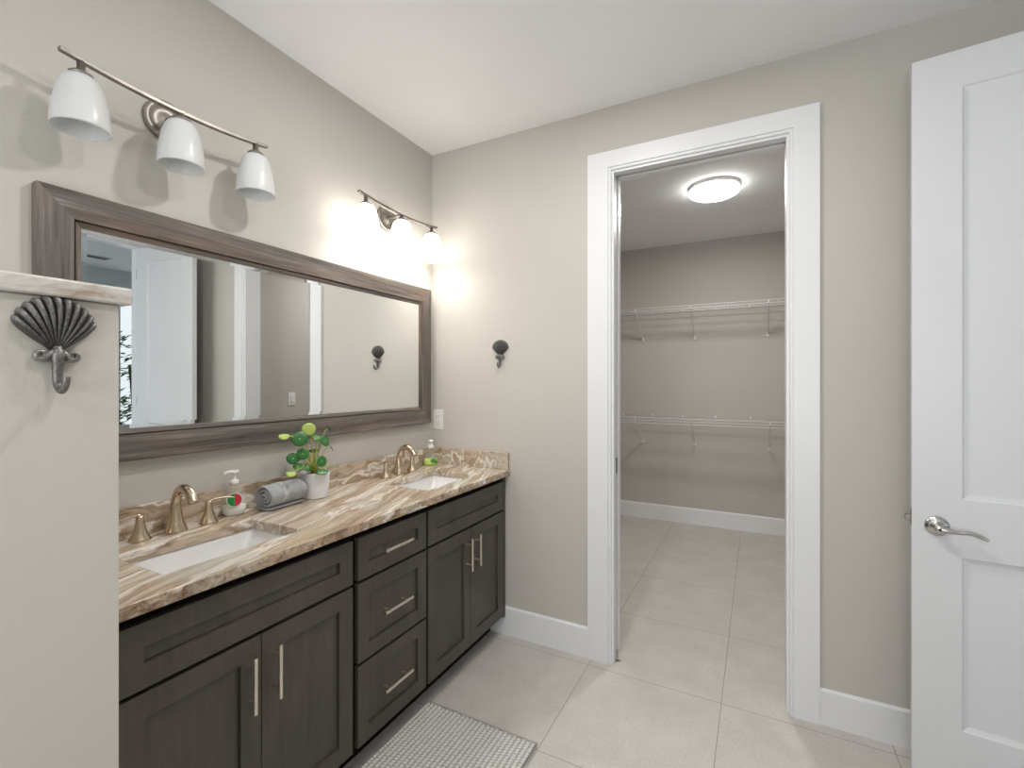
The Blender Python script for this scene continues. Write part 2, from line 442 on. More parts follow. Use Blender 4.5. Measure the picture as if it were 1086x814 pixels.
# pony wall at the left of the vanity
PX = .74
struct('wall_partition', bx(((0, .25, 0), (PX, .422, 1.546))), M['wall'], 'greige waist to shoulder high partition wall ending the vanity', 'wall', bevel=.004)
cap = obj('stone_ledge', bx(((.002, .228, 1.546), (PX+.012, .438, 1.577))), M['capstone'], bevel=.005)
tag(cap, 'pale polished stone cap slab on top of the low partition wall', 'stone slab')

# casing of the closet doorway (mitred legs and head)
def casing(name, x0, x1, zt, wd_l, wd_r, wd_t, y0, dy, label, plane='y'):
    """mitred three sided casing on a wall facing -y (dy<0 protrudes towards viewer)"""
    bm = bmesh.new()
    prof = [(0.0, .011), (.004, .014), (.009, .014), (.0105, .0115), (.013, .0115), (.015, .019), (1.0, .019)]
    # profile across: first values in metres from inner edge, last is the outer edge
    def pt(side, d, h):
        return d, h
    loops = []
    for i, (d, h) in enumerate([(0, 0)]+prof+[(1.0, 0)]):
        f = (lambda wd: wd if d == 1.0 else d)
        L_, R_, T_ = f(wd_l), f(wd_r), f(wd_t)
        yy = y0-h
        loops.append([(x0-L_, yy, 0), (x0-L_, yy, zt+T_), (x1+R_, yy, zt+T_), (x1+R_, yy, 0)])
    V = [[bm.verts.new(p) for p in l] for l in loops]
    for A, B in zip(V, V[1:]):
        for k in range(3): bm.faces.new((A[k], A[k+1], B[k+1], B[k]))
    bm.faces.new([l[0] for l in V]); bm.faces.new([l[3] for l in V][::-1])
    return struct(name, bm, M['trim'], label, 'door casing')
casing('trim_1', OX0, OX1, OZ, .120, .107, .095, YB, -1, 'white mitred casing around the closet doorway')
c2 = casing('trim_2', OX0, OX1, OZ, .107, .107, .095, 0, -1, 'white casing on the closet side of the doorway')
c2.rotation_euler = (0, 0, PI); c2.location = (OX0+OX1, YB+.12, 0)
# jamb lining with the pocket slot at the left
jy0, jy1 = YB-.004, YB+.124
bm = bx(((OX0, jy0, 0), (OX0+.012, YB+.036, OZ)), ((OX0, YB+.084, 0), (OX0+.012, jy1, OZ)),
        ((OX1-.012, jy0, 0), (OX1, jy1, OZ)), ((OX0+.012, jy0, OZ-.012), (OX1-.012, YB+.040, OZ)), ((OX0+.012, YB+.080, OZ-.012), (OX1-.012, jy1, OZ)))
struct('trim_3', bm, M['trim'], 'white jamb lining inside the closet doorway', 'door jamb', bevel=.0015)
# pocket door slid into the wall
pd = struct('door_1', bx(((.34, YB+.043, .012), (OX0+.006, YB+.077, OZ-.015))), M['door_white'], 'white sliding pocket door pushed into the left of the doorway', 'pocket door')
obj('edge_pull', bx(((OX0+.004, YB+.050, .94), (OX0+.0085, YB+.070, 1.02))), M['dark'], pd)
obj('floor_guide', bx(((OX0+.012, YB+.030, 0), (OX0+.024, YB+.042, .05)), ((OX0+.012, YB+.030, 0), (OX0+.035, YB+.042, .006))), M['chrome'], pd)

# baseboards
def bboard(name, a, b, n, label, h=.155, t=.014):
    """a,b floor points on the wall face, n outward normal"""
    bm = bmesh.new(); prof = [(0, 0), (t, 0), (t, h-.008), (t-.005, h), (0, h)]
    A = [bm.verts.new((a[0]+n[0]*d, a[1]+n[1]*d, z)) for d, z in prof]
    B = [bm.verts.new((b[0]+n[0]*d, b[1]+n[1]*d, z)) for d, z in prof]
    for i in range(5): bm.faces.new((A[i], A[(i+1) % 5], B[(i+1) % 5], B[i]))
    bm.faces.new(A); bm.faces.new(B[::-1])
    struct(name, bm, M['trim'], label, 'baseboard')
bboard('baseboard_back_left', (.30, YB), (OX0-.120, YB), (0, -1), 'white baseboard between the vanity and the closet casing')
bboard('baseboard_back_right', (OX1+.107, YB), (XR, YB), (0, -1), 'white baseboard right of the closet doorway', h=.147)
bboard('baseboard_closet_back', (-.23, 4.95), (XR, 4.95), (0, -1), 'white baseboard along the closet rear wall')
bboard('baseboard_closet_left', (-.23, YB+.14), (-.23, 4.936), (1, 0), 'white baseboard along the closet left wall')
bboard('baseboard_closet_right', (2.10, YB+.14), (2.10, 3.09), (-1, 0), 'white baseboard along the closet right wall')
bboard('baseboard_right', (XR, -1.98), (XR, 1.226), (-1, 0), 'white baseboard along the right wall')
# casing at the bedroom doorway on the right wall
bm = bx(((XR-.018, 1.226, 0), (XR, 1.331, 2.65)), ((XR-.018, 2.075, 0), (XR, 2.17, 2.65)), ((XR-.018, 1.331, 2.56), (XR, 2.075, 2.65)))
struct('trim_4', bm, M['trim'], 'white casing around the bedroom doorway on the right wall', 'door casing', bevel=.003)
bm = bx(((XR, 1.331, 0), (XR+.12, 1.343, 2.56)), ((XR, 2.063, 0), (XR+.12, 2.075, 2.56)), ((XR, 1.343, 2.548), (XR+.12, 2.063, 2.56)))
struct('trim_5', bm, M['trim'], 'white jamb lining of the bedroom doorway', 'door jamb')

# ------------------------------------------------------------------ open panel door
DW, DH, DT = .688, 2.518, .035
droot = bpy.data.objects.new('door_2', None); COL.objects.link(droot)
droot.location = (2.2385, 2.1137, 0.008); droot.rotation_euler = (0, 0, math.atan2(-.109, .994))
droot['kind'] = 'structure'; droot['label'] = 'white two panel door standing open at the right, lever handle'; droot['category'] = 'door'
def door_leaf():
    bm = bmesh.new()
    xs = [0, .130, DW-.130, DW]; zs = [0, .225, .808, 1.003, 2.393, DH]
    def face_side(y, s):
        # s=-1: front (towards -y); recess goes inwards
        for i in range(3):
            for k in range(5):
                a, b, c, d = xs[i], xs[i+1], zs[k], zs[k+1]
                if i == 1 and k in (1, 3):
                    # moulded recess
                    steps = [(0, 0), (.004, .0045), (.016, .009), (.022, .0095)]
                    prev = None
                    for (ins, dep) in steps:
                        yy = y-s*dep
                        ring = [bm.verts.new(p) for p in ((a+ins, yy, c+ins), (b-ins, yy, c+ins), (b-ins, yy, d-ins), (a+ins, yy, d-ins))]
                        if prev:
                            for q in range(4): bm.faces.new((prev[q], prev[(q+1) % 4], ring[(q+1) % 4], ring[q]))
                        prev = ring
                    bm.faces.new(prev)
                else:
                    bm.faces.new([bm.verts.new(p) for p in ((a, y, c), (b, y, c), (b, y, d), (a, y, d))])
    face_side(0, -1); face_side(DT, 1)
    for (p, q) in (((0, 0), (DW, 0)), ((DW, 0), (DW, DH)), ((DW, DH), (0, DH)), ((0, DH), (0, 0))):
        bm.faces.new([bm.verts.new(v) for v in ((p[0], 0, p[1]), (q[0], 0, q[1]), (q[0], DT, q[1]), (p[0], DT, p[1]))])
    bmesh.ops.remove_doubles(bm, verts=bm.verts[:], dist=1e-5)
    return bm
leaf = obj('door_leaf', door_leaf(), M['door_white'], droot)
hz = .905
h = obj('lever_handle', lathe([(0, 0), (.034, 0), (.034, .003), (.030, .008), (.020, .011), (.013, .013), (.0115, .030), (.0135, .033), (.0135, .050), (.010, .054), (0, .054)], 32, mat4=Matrix.Rotation(PI/2, 4, 'X')), M['chrome'], droot, smooth=True, loc=(.066, 0, hz))
lp = smooth_path([(0, -.045, 0), (.02, -.047, -.002), (.045, -.046, -.0035), (.075, -.045, -.002), (.098, -.043, -.008), (.119, -.040, -.019)], 6)
obj('lever', tube(lp, interp([.0095, .0085, .0065, .0060, .0065, .0040], 6), 14, flat=1.15), M['chrome'], h, smooth=True)
obj('lock_button', lathe([(0, 0), (.0045, 0), (.0045, .003), (0, .003)], 16, mat4=Matrix.Rotation(PI/2, 4, 'X')), M['dark'], h, loc=(0, -.054, 0))
lt = obj('latch_plate', bx(((-.0015, .006, hz-.012), (.0005, .029, hz+.045))), M['nickel_dark'], droot)
obj('latch_bolt', bx(((-.017, .009, hz+.004), (-.001, .026, hz+.026))), M['nickel_dark'], lt, bevel=.002)
for z in (.25, 1.25, 2.3):
    obj('hinge', bx(((DW-.001, -.002, z-.045), (DW+.002, .032, z+.045))), M['chrome'], droot)

# ------------------------------------------------------------------ vanity
FX = .515        # door face plane
CT, CB = .920, .886
def shaker(y0, y1, z0, z1, st=.060, t=.019, dep=.0095):
    """shaker front: local origin at cabinet base; face towards +x at FX"""
    bm = bmesh.new(); x1 = FX; x0 = FX-t
    ys = [y0, y0+st, y1-st, y1]; zs = [z0, z0+st, z1-st, z1]
    for i in range(3):
        for k in range(3):
            a, b, c, d = ys[i], ys[i+1], zs[k], zs[k+1]
            if i == 1 and k == 1:
                r = [bm.verts.new(p) for p in ((x1, a, c), (x1, b, c), (x1, b, d), (x1, a, d))]
                for i_, dp in ((.0006, dep+.003), (.0030, dep+.003), (.0032, dep)):
                    q = [bm.verts.new(p) for p in ((x1-dp, a+i_, c+i_), (x1-dp, b-i_, c+i_), (x1-dp, b-i_, d-i_), (x1-dp, a+i_, d-i_))]
                    for j in range(4): bm.faces.new((r[j], r[(j+1) % 4], q[(j+1) % 4], q[j]))
                    r = q
                bm.faces.new(q)
            else: bm.faces.new([bm.verts.new(p) for p in ((x1, a, c), (x1, b, c), (x1, b, d), (x1, a, d))])
    bm.faces.new([bm.verts.new(p) for p in ((x0, y0, z0), (x0, y1, z0), (x0, y1, z1), (x0, y0, z1))])
    for p, q in (((y0, z0), (y1, z0)), ((y1, z0), (y1, z1)), ((y1, z1), (y0, z1)), ((y0, z1), (y0, z0))):
        bm.faces.new([bm.verts.new(v) for v in ((x0, *p), (x0, *q), (x1, *q), (x1, *p))])
    bmesh.ops.remove_doubles(bm, verts=bm.verts[:], dist=1e-5)
    return bm
def pull(parent, y, z, vertical):
    """bar pull standing off the face"""
    bm = bmesh.new(); hl = .077; X = FX+.034; o = .048
    d = (0, 0, 1) if vertical else (0, 1, 0)
    e = [(X, y+d[1]*s*hl, z+d[2]*s*hl) for s in (-1, 1)]
    add_tube(bm, e, .0058, 14)
    for s in (-1, 1):
        add_tube(bm, [(FX-.001, y+d[1]*s*o, z+d[2]*s*o), (X, y+d[1]*s*o, z+d[2]*s*o)], .0042, 10)
    return obj('handle', bm, M['nickel'], parent, smooth=False, bevel=.0012)
def carcass(y0, y1, parent, z1=.884, xf=FX-.020):
    # box with face frame, hollow enough for the sink: sides, back, bottom, frame
    t = .016
    bm = bx(((.004, y0, .10), (xf, y0+t, z1)), ((.004, y1-t, .10), (xf, y1, z1)), ((.004, y0+t, .10), (xf, y1-t, .118)), ((.004, y0+t, .118), (.012, y1-t, z1)),
            ((xf-.018, y0+t, .118), (xf, y1-t, .16)), ((xf-.018, y0+t, .16), (xf, y0+.05, z1)), ((xf-.018, y1-.05, .16), (xf, y1-t, z1)), ((xf-.018, y0+.05, z1-.05), (xf, y1-.05, z1)), ((xf-.018, y0+.05, .68), (xf, y1-.05, .72)), ((xf-.018, y0+.05, .40), (xf, y1-.05, .42)))
    body = obj('body', bm, M['cab_box'], parent)
    obj('toe_kick', bx(((.05, y0, .0), (FX-.097, y1, .10))), M['cab_box'], parent)
    return body
G = .0035
def sink_cabinet(y0, y1, ys, fl, fr, label):
    r = thing('sink_cabinet', label, 'cabinet', (0, 0, 0), group='vanity sink cabinets')
    carcass(y0, y1, r)
    obj('false_front', shaker(fl, fr, .705, .857, st=.056), M['cabinet'], r, bevel=.0006, flat=True)
    for a, b, hy in ((fl, ys-.0015, ys-.040), (ys+.0015, fr, ys+.036)):
        d = obj('door', shaker(a, b, .117, .694, st=.058), M['cabinet'], r, bevel=.0006, flat=True)
        pull(d, hy, .578, True)
    return r
c1 = sink_cabinet(.424, 1.1985, .848, .505, 1.186, 'dark stained double door sink cabinet nearest the partition wall')
obj('filler_strip', bx(((FX-.0195, .424, .105), (FX-.002, .500, .878))), M['cabinet'], c1)
r = thing('drawer_cabinet', 'dark stained three drawer cabinet between the two sink cabinets', 'cabinet')
carcass(1.1995, 1.6015, r)
for z0, z1, hzz in ((.705, .857, .784), (.4145, .694, .556), (.117, .4035, .266)):
    d = obj('drawer', shaker(1.2105, 1.5915, z0, z1, st=.052), M['cabinet'], r, bevel=.0006, flat=True)
    pull(d, 1.390, hzz, False)
c3 = sink_cabinet(1.6025, 2.2965, 1.943, 1.6085, 2.272, 'dark stained double door sink cabinet beside the back wall')
obj('filler_strip', bx(((FX-.0195, 2.276, .105), (FX-.001, 2.2965, .878))), M['cabinet'], c3)

# countertop
holes = [(.168, .425, .645, 1.050), (.168, .440, 1.700, 2.110)]
ct = thing('countertop', 'long brown and cream veined stone vanity top with raised backsplash', 'countertop', (0, 0, 0))
def slab():
    bm = bmesh.new()
    xs = [.002, .168, .425, .440, .540]; ys = [.4225, .645, 1.050, 1.700, 2.110, 2.3105]
    solid = set()
    for i in range(4):
        for k in range(5):
            cx, cy = (xs[i]+xs[i+1])/2, (ys[k]+ys[k+1])/2
            if not any(a < cx < b and c < cy < d for a, b, c, d in holes): solid.add((i, k))
    def q(a, b, c, d): bm.faces.new([bm.verts.new(p) for p in (a, b, c, d)])
    for i, k in solid:
        a, b, c, d = xs[i], xs[i+1], ys[k], ys[k+1]
        q((a, c, CT), (b, c, CT), (b, d, CT), (a, d, CT)); q((a, c, CB), (a, d, CB), (b, d, CB), (b, c, CB))
        if (i-1, k) not in solid: q((a, c, CB), (a, c, CT), (a, d, CT), (a, d, CB))
        if (i+1, k) not in solid: q((b, c, CB), (b, d, CB), (b, d, CT), (b, c, CT))
        if (i, k-1) not in solid: q((a, c, CB), (b, c, CB), (b, c, CT), (a, c, CT))
        if (i, k+1) not in solid: q((a, d, CB), (a, d, CT), (b, d, CT), (b, d, CB))
    bmesh.ops.remove_doubles(bm, verts=bm.verts[:], dist=1e-5)
    return bm
obj('slab', slab(), M['stone'], ct, bevel=.004)
tag(obj('backsplash', bx(((.002, .4225, CT), (.021, 2.3105, 1.014))), M['stone'], bevel=.002), 'long low brown veined stone backsplash strip under the mirror', 'backsplash')
tag(obj('side_splash', bx(((.021, 2.291, CT), (.534, 2.3105, 1.014))), M['stone'], bevel=.002), 'short brown veined stone side splash against the back wall', 'backsplash')

def make_sink(h, label):
    x0, x1, y0, y1 = h
    x0 -= .006; x1 += .006; y0 -= .006; y1 += .006
    cx, cy = (x0+x1)/2, (y0+y1)/2
    s = thing('sink', label, 'sink', (cx, cy, CB-.150), group='undermount sinks')
    zr = .150; bm = bmesh.new()
    hx, hy = (x1-x0)/2, (y1-y0)/2
    def ring(ix, iy, z, r):
        pts = []
        ax, ay = hx-ix, hy-iy
        for sx, sy, a0 in ((1, 1, 0), (-1, 1, 90), (-1, -1, 180), (1, -1, 270)):
            for j in range(5):
                a = math.radians(a0+j*22.5)
                pts.append(bm.verts.new((sx*(ax-r)+r*math.cos(a), sy*(ay-r)+r*math.sin(a), z)))
        return pts
    R = [ring(-.02, -.02, zr, .02), ring(0, 0, zr, .012), ring(.004, .006, zr-.01, .012), ring(.022, .06, .045, .03), ring(.034, .085, .022, .035), ring(.10, .16, .012, .02),
         ]
    for A, B in zip(R, R[1:]):
        for k in range(20): bm.faces.new((A[k], A[(k+1) % 20], B[(k+1) % 20], B[k]))
    bm.faces.new(R[-1])
    # outer skin
    O = [ring(-.02, -.02, zr-.012, .02), ring(-.008, -.008, zr-.014, .015), ring(.008, .04, .035, .03), ring(.03, .08, .004, .03)]
    for A, B in zip(O, O[1:]):
        for k in range(20): bm.faces.new((A[k], A[(k+1) % 20], B[(k+1) % 20], B[k]))
    bm.faces.new(O[-1])
    for k in range(20): bm.faces.new((R[0][k], R[0][(k+1) % 20], O[0][(k+1) % 20], O[0][k]))
    obj('basin', bm, M['porcelain'], s, bevel=.002)
    obj('drain', lathe([(0, .016), (.014, .016), (.018, .0175), (.022, .015), (.022, .0125)], 24), M['nickel_warm'], s, smooth=True)
    return s
make_sink(holes[0], 'white rectangular undermount sink nearest the partition wall')
make_sink(holes[1], 'white rectangular undermount sink near the back wall corner')

# faucets
def make_faucet(label):
    f = thing('faucet', label, 'faucet', (0, 0, 0), group='widespread faucets')
    bm = bmesh.new()
    path = smooth_path([(0, 0, 0), (-.001, 0, .012), (-.003, 0, .035), (-.004, 0, .068), (-.001, 0, .100), (.012, 0, .127), (.036, 0, .142), (.064, 0, .139), (.086, 0, .124), (.100, 0, .104)], 6)
    rr = interp([.031, .0285, .0220, .0168, .0145, .0142, .0145, .0150, .0150, .0148], 6)
    add_tube(bm, path, rr, 24, up=(1, 0, 0))
    sp = obj('spout', bm, M['nickel_warm'], f, smooth=True)
    obj('base_ring', lathe([(0, 0), (.0325, 0), (.0325, .003), (.0305, .004), (0, .004)], 32), M['nickel_warm'], f, smooth=False)
    obj('pop_up_rod', lathe([(0, 0), (.0025, 0), (.0025, .05), (.006, .052), (.006, .060), (0, .062)], 12), M['nickel_warm'], f, smooth=True, loc=(-.026, 0, .004))
    for s in (-1, 1):
        hb = obj('handle', lathe([(0, 0), (.0295, 0), (.0295, .003), (.0272, .007), (.0205, .020), (.0150, .038), (.0118, .056), (.0108, .070), (.009, .0755), (0, .076)], 28), M['nickel_warm'], f, smooth=True, loc=(0, s*.102, 0))
        lp = smooth_path([(-.003, -s*.006, .073), (0, s*.006, .0775), (.003, s*.025, .0785), (.008, s*.048, .078), (.012, s*.070, .075), (.015, s*.083, .071)], 5)
        obj('lever', tube(lp, interp([.007, .0085, .0068, .0058, .0056, .0030], 5), 14, flat=.62), M['nickel_warm'], hb, smooth=True)
    return f
fa = make_faucet('champagne nickel widespread faucet behind the sink nearest the partition')
fa.location = (.078, .849, CT+.0008)
dup(fa, (.080, 1.925, CT+.0008), 0, 'champagne nickel widespread faucet behind the sink near the back wall')

# ------------------------------------------------------------------ mirror
mr = thing('wall_mirror', 'long rectangular mirror in a weathered grey brown wood frame', 'mirror', (0, 1.39, 1.557))
MY0, MY1, MZ0, MZ1 = .527-1.39, 2.256-1.39, 1.162-1.557, 1.952-1.557
TH = .036
def frame_board(side):
    """mitred board; section: outer board then recessed inner lip"""
    bm = bmesh.new()
    prof = [(0, .002), (0, TH-.003), (.003, TH), (.080, TH-.004), (.0815, TH-.017), (.0845, TH-.017), (.0855, TH-.010), (.1005, TH-.017), (.1005, .002)]
    def corner(d, sy, sz, x):
        y = MY0+d if sy < 0 else MY1-d; z = MZ0+d if sz < 0 else MZ1-d
        return (x, y, z)
    ends = {'top': ((-1, 1), (1, 1)), 'bottom': ((-1, -1), (1, -1)), 'left': ((-1, -1), (-1, 1)), 'right': ((1, -1), (1, 1))}[side]
    A = [bm.verts.new(corner(d, *ends[0], x)) for d, x in prof]
    B = [bm.verts.new(corner(d, *ends[1], x)) for d, x in prof]
    n = len(prof)
    for i in range(n): bm.faces.new((A[i], A[(i+1) % n], B[(i+1) % n], B[i]))
    bm.faces.new(A); bm.faces.new(B[::-1])
    return bm
for s in ('top', 'bottom', 'left', 'right'):
    obj('frame_board', frame_board(s), M['wood_h'] if s in ('top', 'bottom') else M['wood_v'], mr)
bm = bmesh.new(); d0, d1 = .098, .113
o4 = [bm.verts.new((.0190, y, z)) for y, z in ((MY0+d0, MZ0+d0), (MY1-d0, MZ0+d0), (MY1-d0, MZ1-d0), (MY0+d0, MZ1-d0))]
i4 = [bm.verts.new((.0197, y, z)) for y, z in ((MY0+d1, MZ0+d1), (MY1-d1, MZ0+d1), (MY1-d1, MZ1-d1), (MY0+d1, MZ1-d1))]
b4 = [bm.verts.new((.012, v.co.y, v.co.z)) for v in o4]
for k in range(4):
    bm.faces.new((o4[k], o4[(k+1) % 4], i4[(k+1) % 4], i4[k])); bm.faces.new((b4[k], b4[(k+1) % 4], o4[(k+1) % 4], o4[k]))
bm.faces.new(i4); bm.faces.new(b4)
obj('mirror_glass', bm, M['mirror'], mr)

# ------------------------------------------------------------------ sconces
def make_sconce(label, on):
    s = thing('vanity_light', label, 'wall light', (0, 0, 0), group='three shade vanity lights')
    SX = .12
    RX = Matrix.Rotation(PI/2, 4, 'Y')
    bp = obj('back_plate', lathe([(0, 0), (.067, 0), (.067, .008), (.063, .013), (.052, .013), (.046, .006), (.024, .006), (.016, .012), (0, .012)], 40, mat4=RX), M['nickel_dark'], s, smooth=True, loc=(.001, .012, .003))
    obj('arm', tube([(.012, .012, .003), (.06, .012, .002), (SX-.004, .006, -.004)], .0085, 14), M['nickel_dark'], s, smooth=True)
    bm = bmesh.new(); pts = []
    for i in range(25):
        y = -.298+i*.596/24; pts.append((SX, y, -.004+.022*(y/.298)**2))
    # rectangular bar
    w2, h2 = .0085, .0055; rings = []
    for (x, y, z) in pts:
        rings.append([bm.verts.new((x+a*w2, y, z+b*h2)) for a, b in ((-1, -1), (1, -1), (1, 1), (-1, 1))])
    for A, B in zip(rings, rings[1:]):
        for k in range(4): bm.faces.new((A[k], A[(k+1) % 4], B[(k+1) % 4], B[k]))
    bm.faces.new(rings[0]); bm.faces.new(rings[-1][::-1])
    obj('bar', bm, M['nickel_dark'], s, bevel=.0015)
    for y in (-.252, 0, .252):
        zt = -.004+.022*(y/.298)**2
        sz = -.018     # bottom of the fitting, relative
        hd = obj('lamp_holder', lathe([(0, zt-.003), (.0095, zt-.003), (.0095, -.017), (.017, -.019), (.027, -.026), (.029, -.032), (0, -.032)], 24), M['nickel_dark'], s, smooth=True, loc=(SX, y, 0))
        prof = [(.014, -.0315), (.026, -.033), (.037, -.040), (.045, -.055), (.053, -.085), (.060, -.125), (.0635, -.160), (.0645, -.188), (.0640, -.194),
                (.0620, -.194), (.0618, -.188), (.060, -.160), (.0565, -.125), (.0495, -.085), (.0415, -.056), (.034, -.044), (.024, -.037), (.014, -.0355)]
        # a slightly shorter bell
        prof = [(r_, -.0315+(z_+.0315)*0.90) for r_, z_ in prof]
        obj('lamp_shade', lathe(prof, 40, closed=True), M['shade_on'] if on else M['shade_off'], s, smooth=True, loc=(SX, y, 0))
        if on:
            d = bpy.data.lights.new('bulb_light', 'POINT'); d.energy = P_BULB; d.color = (1, .93, .84); d.shadow_soft_size = .022
            l = bpy.data.objects.new('bulb_light', d); COL.objects.link(l); l.parent = s; l.location = (SX, y, -.125)
    return s
s1 = make_sconce('unlit three shade nickel vanity light above the mirror, nearest the viewer', False)
s1.location = (0, .842, 2.274)
s2 = make_sconce('lit three shade nickel vanity light beside the back corner', True)
s2.location = (0, 1.895, 2.274)

# ------------------------------------------------------------------ shell hooks
def make_hook(label):
    """local: -Y points away from the wall, origin at the shell's hinge point on the wall"""
    t = thing('shell_hook', label, 'wall hook', group='seashell wall hooks')
    bm = bmesh.new(); NT, NR = 132, 22; amax = math.radians(46); ribs = 11
    grid = []
    for j in range(NR+1):
        q = j/NR; row = []
        for i in range(NT+1):
            a = -amax+2*amax*i/NT; u = a/amax
            ph = (u+1)/2*ribs
            rb = abs(math.sin(PI*ph))**.9
            R = (.096-.023*abs(u)**2)*(1-.04*(1-rb))
            r = .006+(R-.006)*q
            edge = max(0, 1-abs(u)**6)**.5
            dep = .004+.018*math.sin(PI*min(1, q*.96+.04))**.7*edge*(.55+.45*q) + .0062*rb*q*edge
            if j == NR: dep = .001
            if i in (0, NT): dep = .001
            a2 = a*(1+.09*math.sin(PI*min(1, q*.92))*abs(u)**3)
            row.append(bm.verts.new((r*math.sin(a2), -dep, r*math.cos(a2))))
        grid.append(row)
    for j in range(NR):
        for i in range(NT): bm.faces.new((grid[j][i], grid[j][i+1], grid[j+1][i+1], grid[j+1][i]))
    # flat back
    back = [[bm.verts.new((v.co.x, 0, v.co.z)) for v in row] for row in (grid[0], grid[-1])]
    for i in range(NT):
        bm.faces.new((back[1][i], back[1][i+1], grid[-1][i+1], grid[-1][i]))
        bm.faces.new((back[0][i], back[1][i], back[1][i+1], back[0][i+1]))
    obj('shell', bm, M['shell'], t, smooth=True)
    for s in (-1, 1):
        pts = []
        for k in range(17):
            a = PI+k*PI*2.3/16; r = .0088-.0060*k/16
            pts.append((s*(.0195+r*math.cos(a)), -.008, -.001+r*math.sin(a)))
        pts = [(s*.004, -.010, .004)]+pts
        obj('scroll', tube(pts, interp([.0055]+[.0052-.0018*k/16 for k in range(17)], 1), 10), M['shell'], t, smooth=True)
    p = smooth_path([(0, -.008, .012), (0, -.011, 0), (0, -.0095, -.015), (0, -.008, -.034), (0, -.010, -.050), (0, -.021, -.059), (0, -.032, -.055), (.001, -.037, -.045), (.001, -.038, -.035)], 6)
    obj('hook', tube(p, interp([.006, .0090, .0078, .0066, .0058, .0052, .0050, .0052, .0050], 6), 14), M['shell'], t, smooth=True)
    return t
hk = make_hook('small pewter seashell hook on the back wall beside the mirror')
hk.location = (.477, YB-.0005, 1.549)
dup(hk, (PX+.0005, .334, 1.452), PI/2, 'pewter seashell hook on the partition wall under its stone cap')

# ------------------------------------------------------------------ electrical plates
def plate(label, loc, rz, kind):
    t = thing('wall_outlet' if kind == 'outlet' else 'light_switch', label, kind if kind == 'outlet' else 'switch', loc, rz)
    obj('cover_plate', bx(((-.036, -.006, -.059), (.036, 0, .059))), M['plastic_white'], t, bevel=.003)
    obj('insert', bx(((-.0165, -.0085, -.034), (.0165, -.006, .034))), M['plastic_white'], t, bevel=.001)
    if kind == 'outlet':
        for z in (-.019, .019):
            bm = bmesh.new()
            add_box(bm, (-.0075, -.009, z-.004), (-.0055, -.0083, z+.005)); add_box(bm, (.0055, -.009, z-.004), (.0075, -.0083, z+.005))
            add_box(bm, (-.002, -.009, z-.011), (.002, -.0083, z-.0075))
            obj('socket', bm, M['dark'], t)
    else: obj('rocker', bx(((-.013, -.012, -.030), (.013, -.0085, .030))), M['plastic_white'], t, bevel=.002)
    return t
plate('white wall outlet on the back wall above the side splash', (.046, YB, 1.180), 0, 'outlet')
plate('white switch plate on the closet side wall, seen in the mirror', (2.10, 2.90, 1.25), -PI/2, 'switch')

# ------------------------------------------------------------------ things on the counter
# soap dispenser with round two colour label
d = thing('soap_dispenser', 'clear pump bottle of white soap with a green and red round label', 'soap dispenser', (.056, 1.054, CT), -.5)
def oval(prof, sy, n=32, sx=1.0):
    bm = lathe(prof, n); bmesh.ops.scale(bm, vec=(sx, sy, 1), verts=bm.verts[:]); return bm
obj('bottle', oval([(0, 0), (.032, 0), (.036, .004), (.039, .020), (.040, .050), (.037, .075), (.029, .093), (.018, .102), (.0135, .106), (.0135, .112), (0, .112)], 1.0, sx=.72), M['clear'], d, smooth=True)
obj('soap', oval([(0, .002), (.031, .002), (.0345, .005), (.0372, .020), (.0378, .036), (0, .036)], 1.0, sx=.72), M['soap_white'], d, smooth=True)
def label_disc(r, th, half=None):
    bm = bmesh.new(); n = 32; vs = []
    a0, a1 = (0, 2*PI) if half is None else ((PI/2, 3*PI/2) if half < 0 else (-PI/2, PI/2))
    pts = [(r*math.cos(a0+(a1-a0)*k/n), r*math.sin(a0+(a1-a0)*k/n)) for k in range(n+1)]
    if half is None: pts = pts[:-1]
    def cv(y, x): return .0297-.0085*(y/.03)**2+x
    A = [bm.verts.new((cv(y, 0), y, z)) for y, z in pts]; B = [bm.verts.new((cv(y, th), y, z)) for y, z in pts]
    bm.faces.new(A); bm.faces.new(B[::-1])
    m = len(pts)
    for k in range(m): bm.faces.new((A[k], A[(k+1) % m], B[(k+1) % m], B[k]))
    return bm
lb = obj('label', label_disc(.0265, .0008), M['plastic_white'], d, loc=(0, 0, .060))
obj('label_half', label_disc(.0225, .0016, -1), M['green_label'], lb)
obj('label_half', label_disc(.0225, .0016, 1), M['red_label'], lb)
bm = lathe([(0, .110), (.0155, .110), (.0155, .124), (.012, .127), (.007, .130), (.005, .132), (.005, .150), (.009, .151), (.0105, .158), (0, .160)], 24)
add_tube(bm, smooth_path([(.0, 0, .157), (.004, -.014, .1585), (.007, -.026, .157), (.008, -.033, .152)], 4), [.006]*8+[.005]*5, 12)
add_tube(bm, [(0, 0, .157), (-.004, .014, .158)], .006, 12)
obj('pump', bm, M['plastic_white'], d, smooth=True)

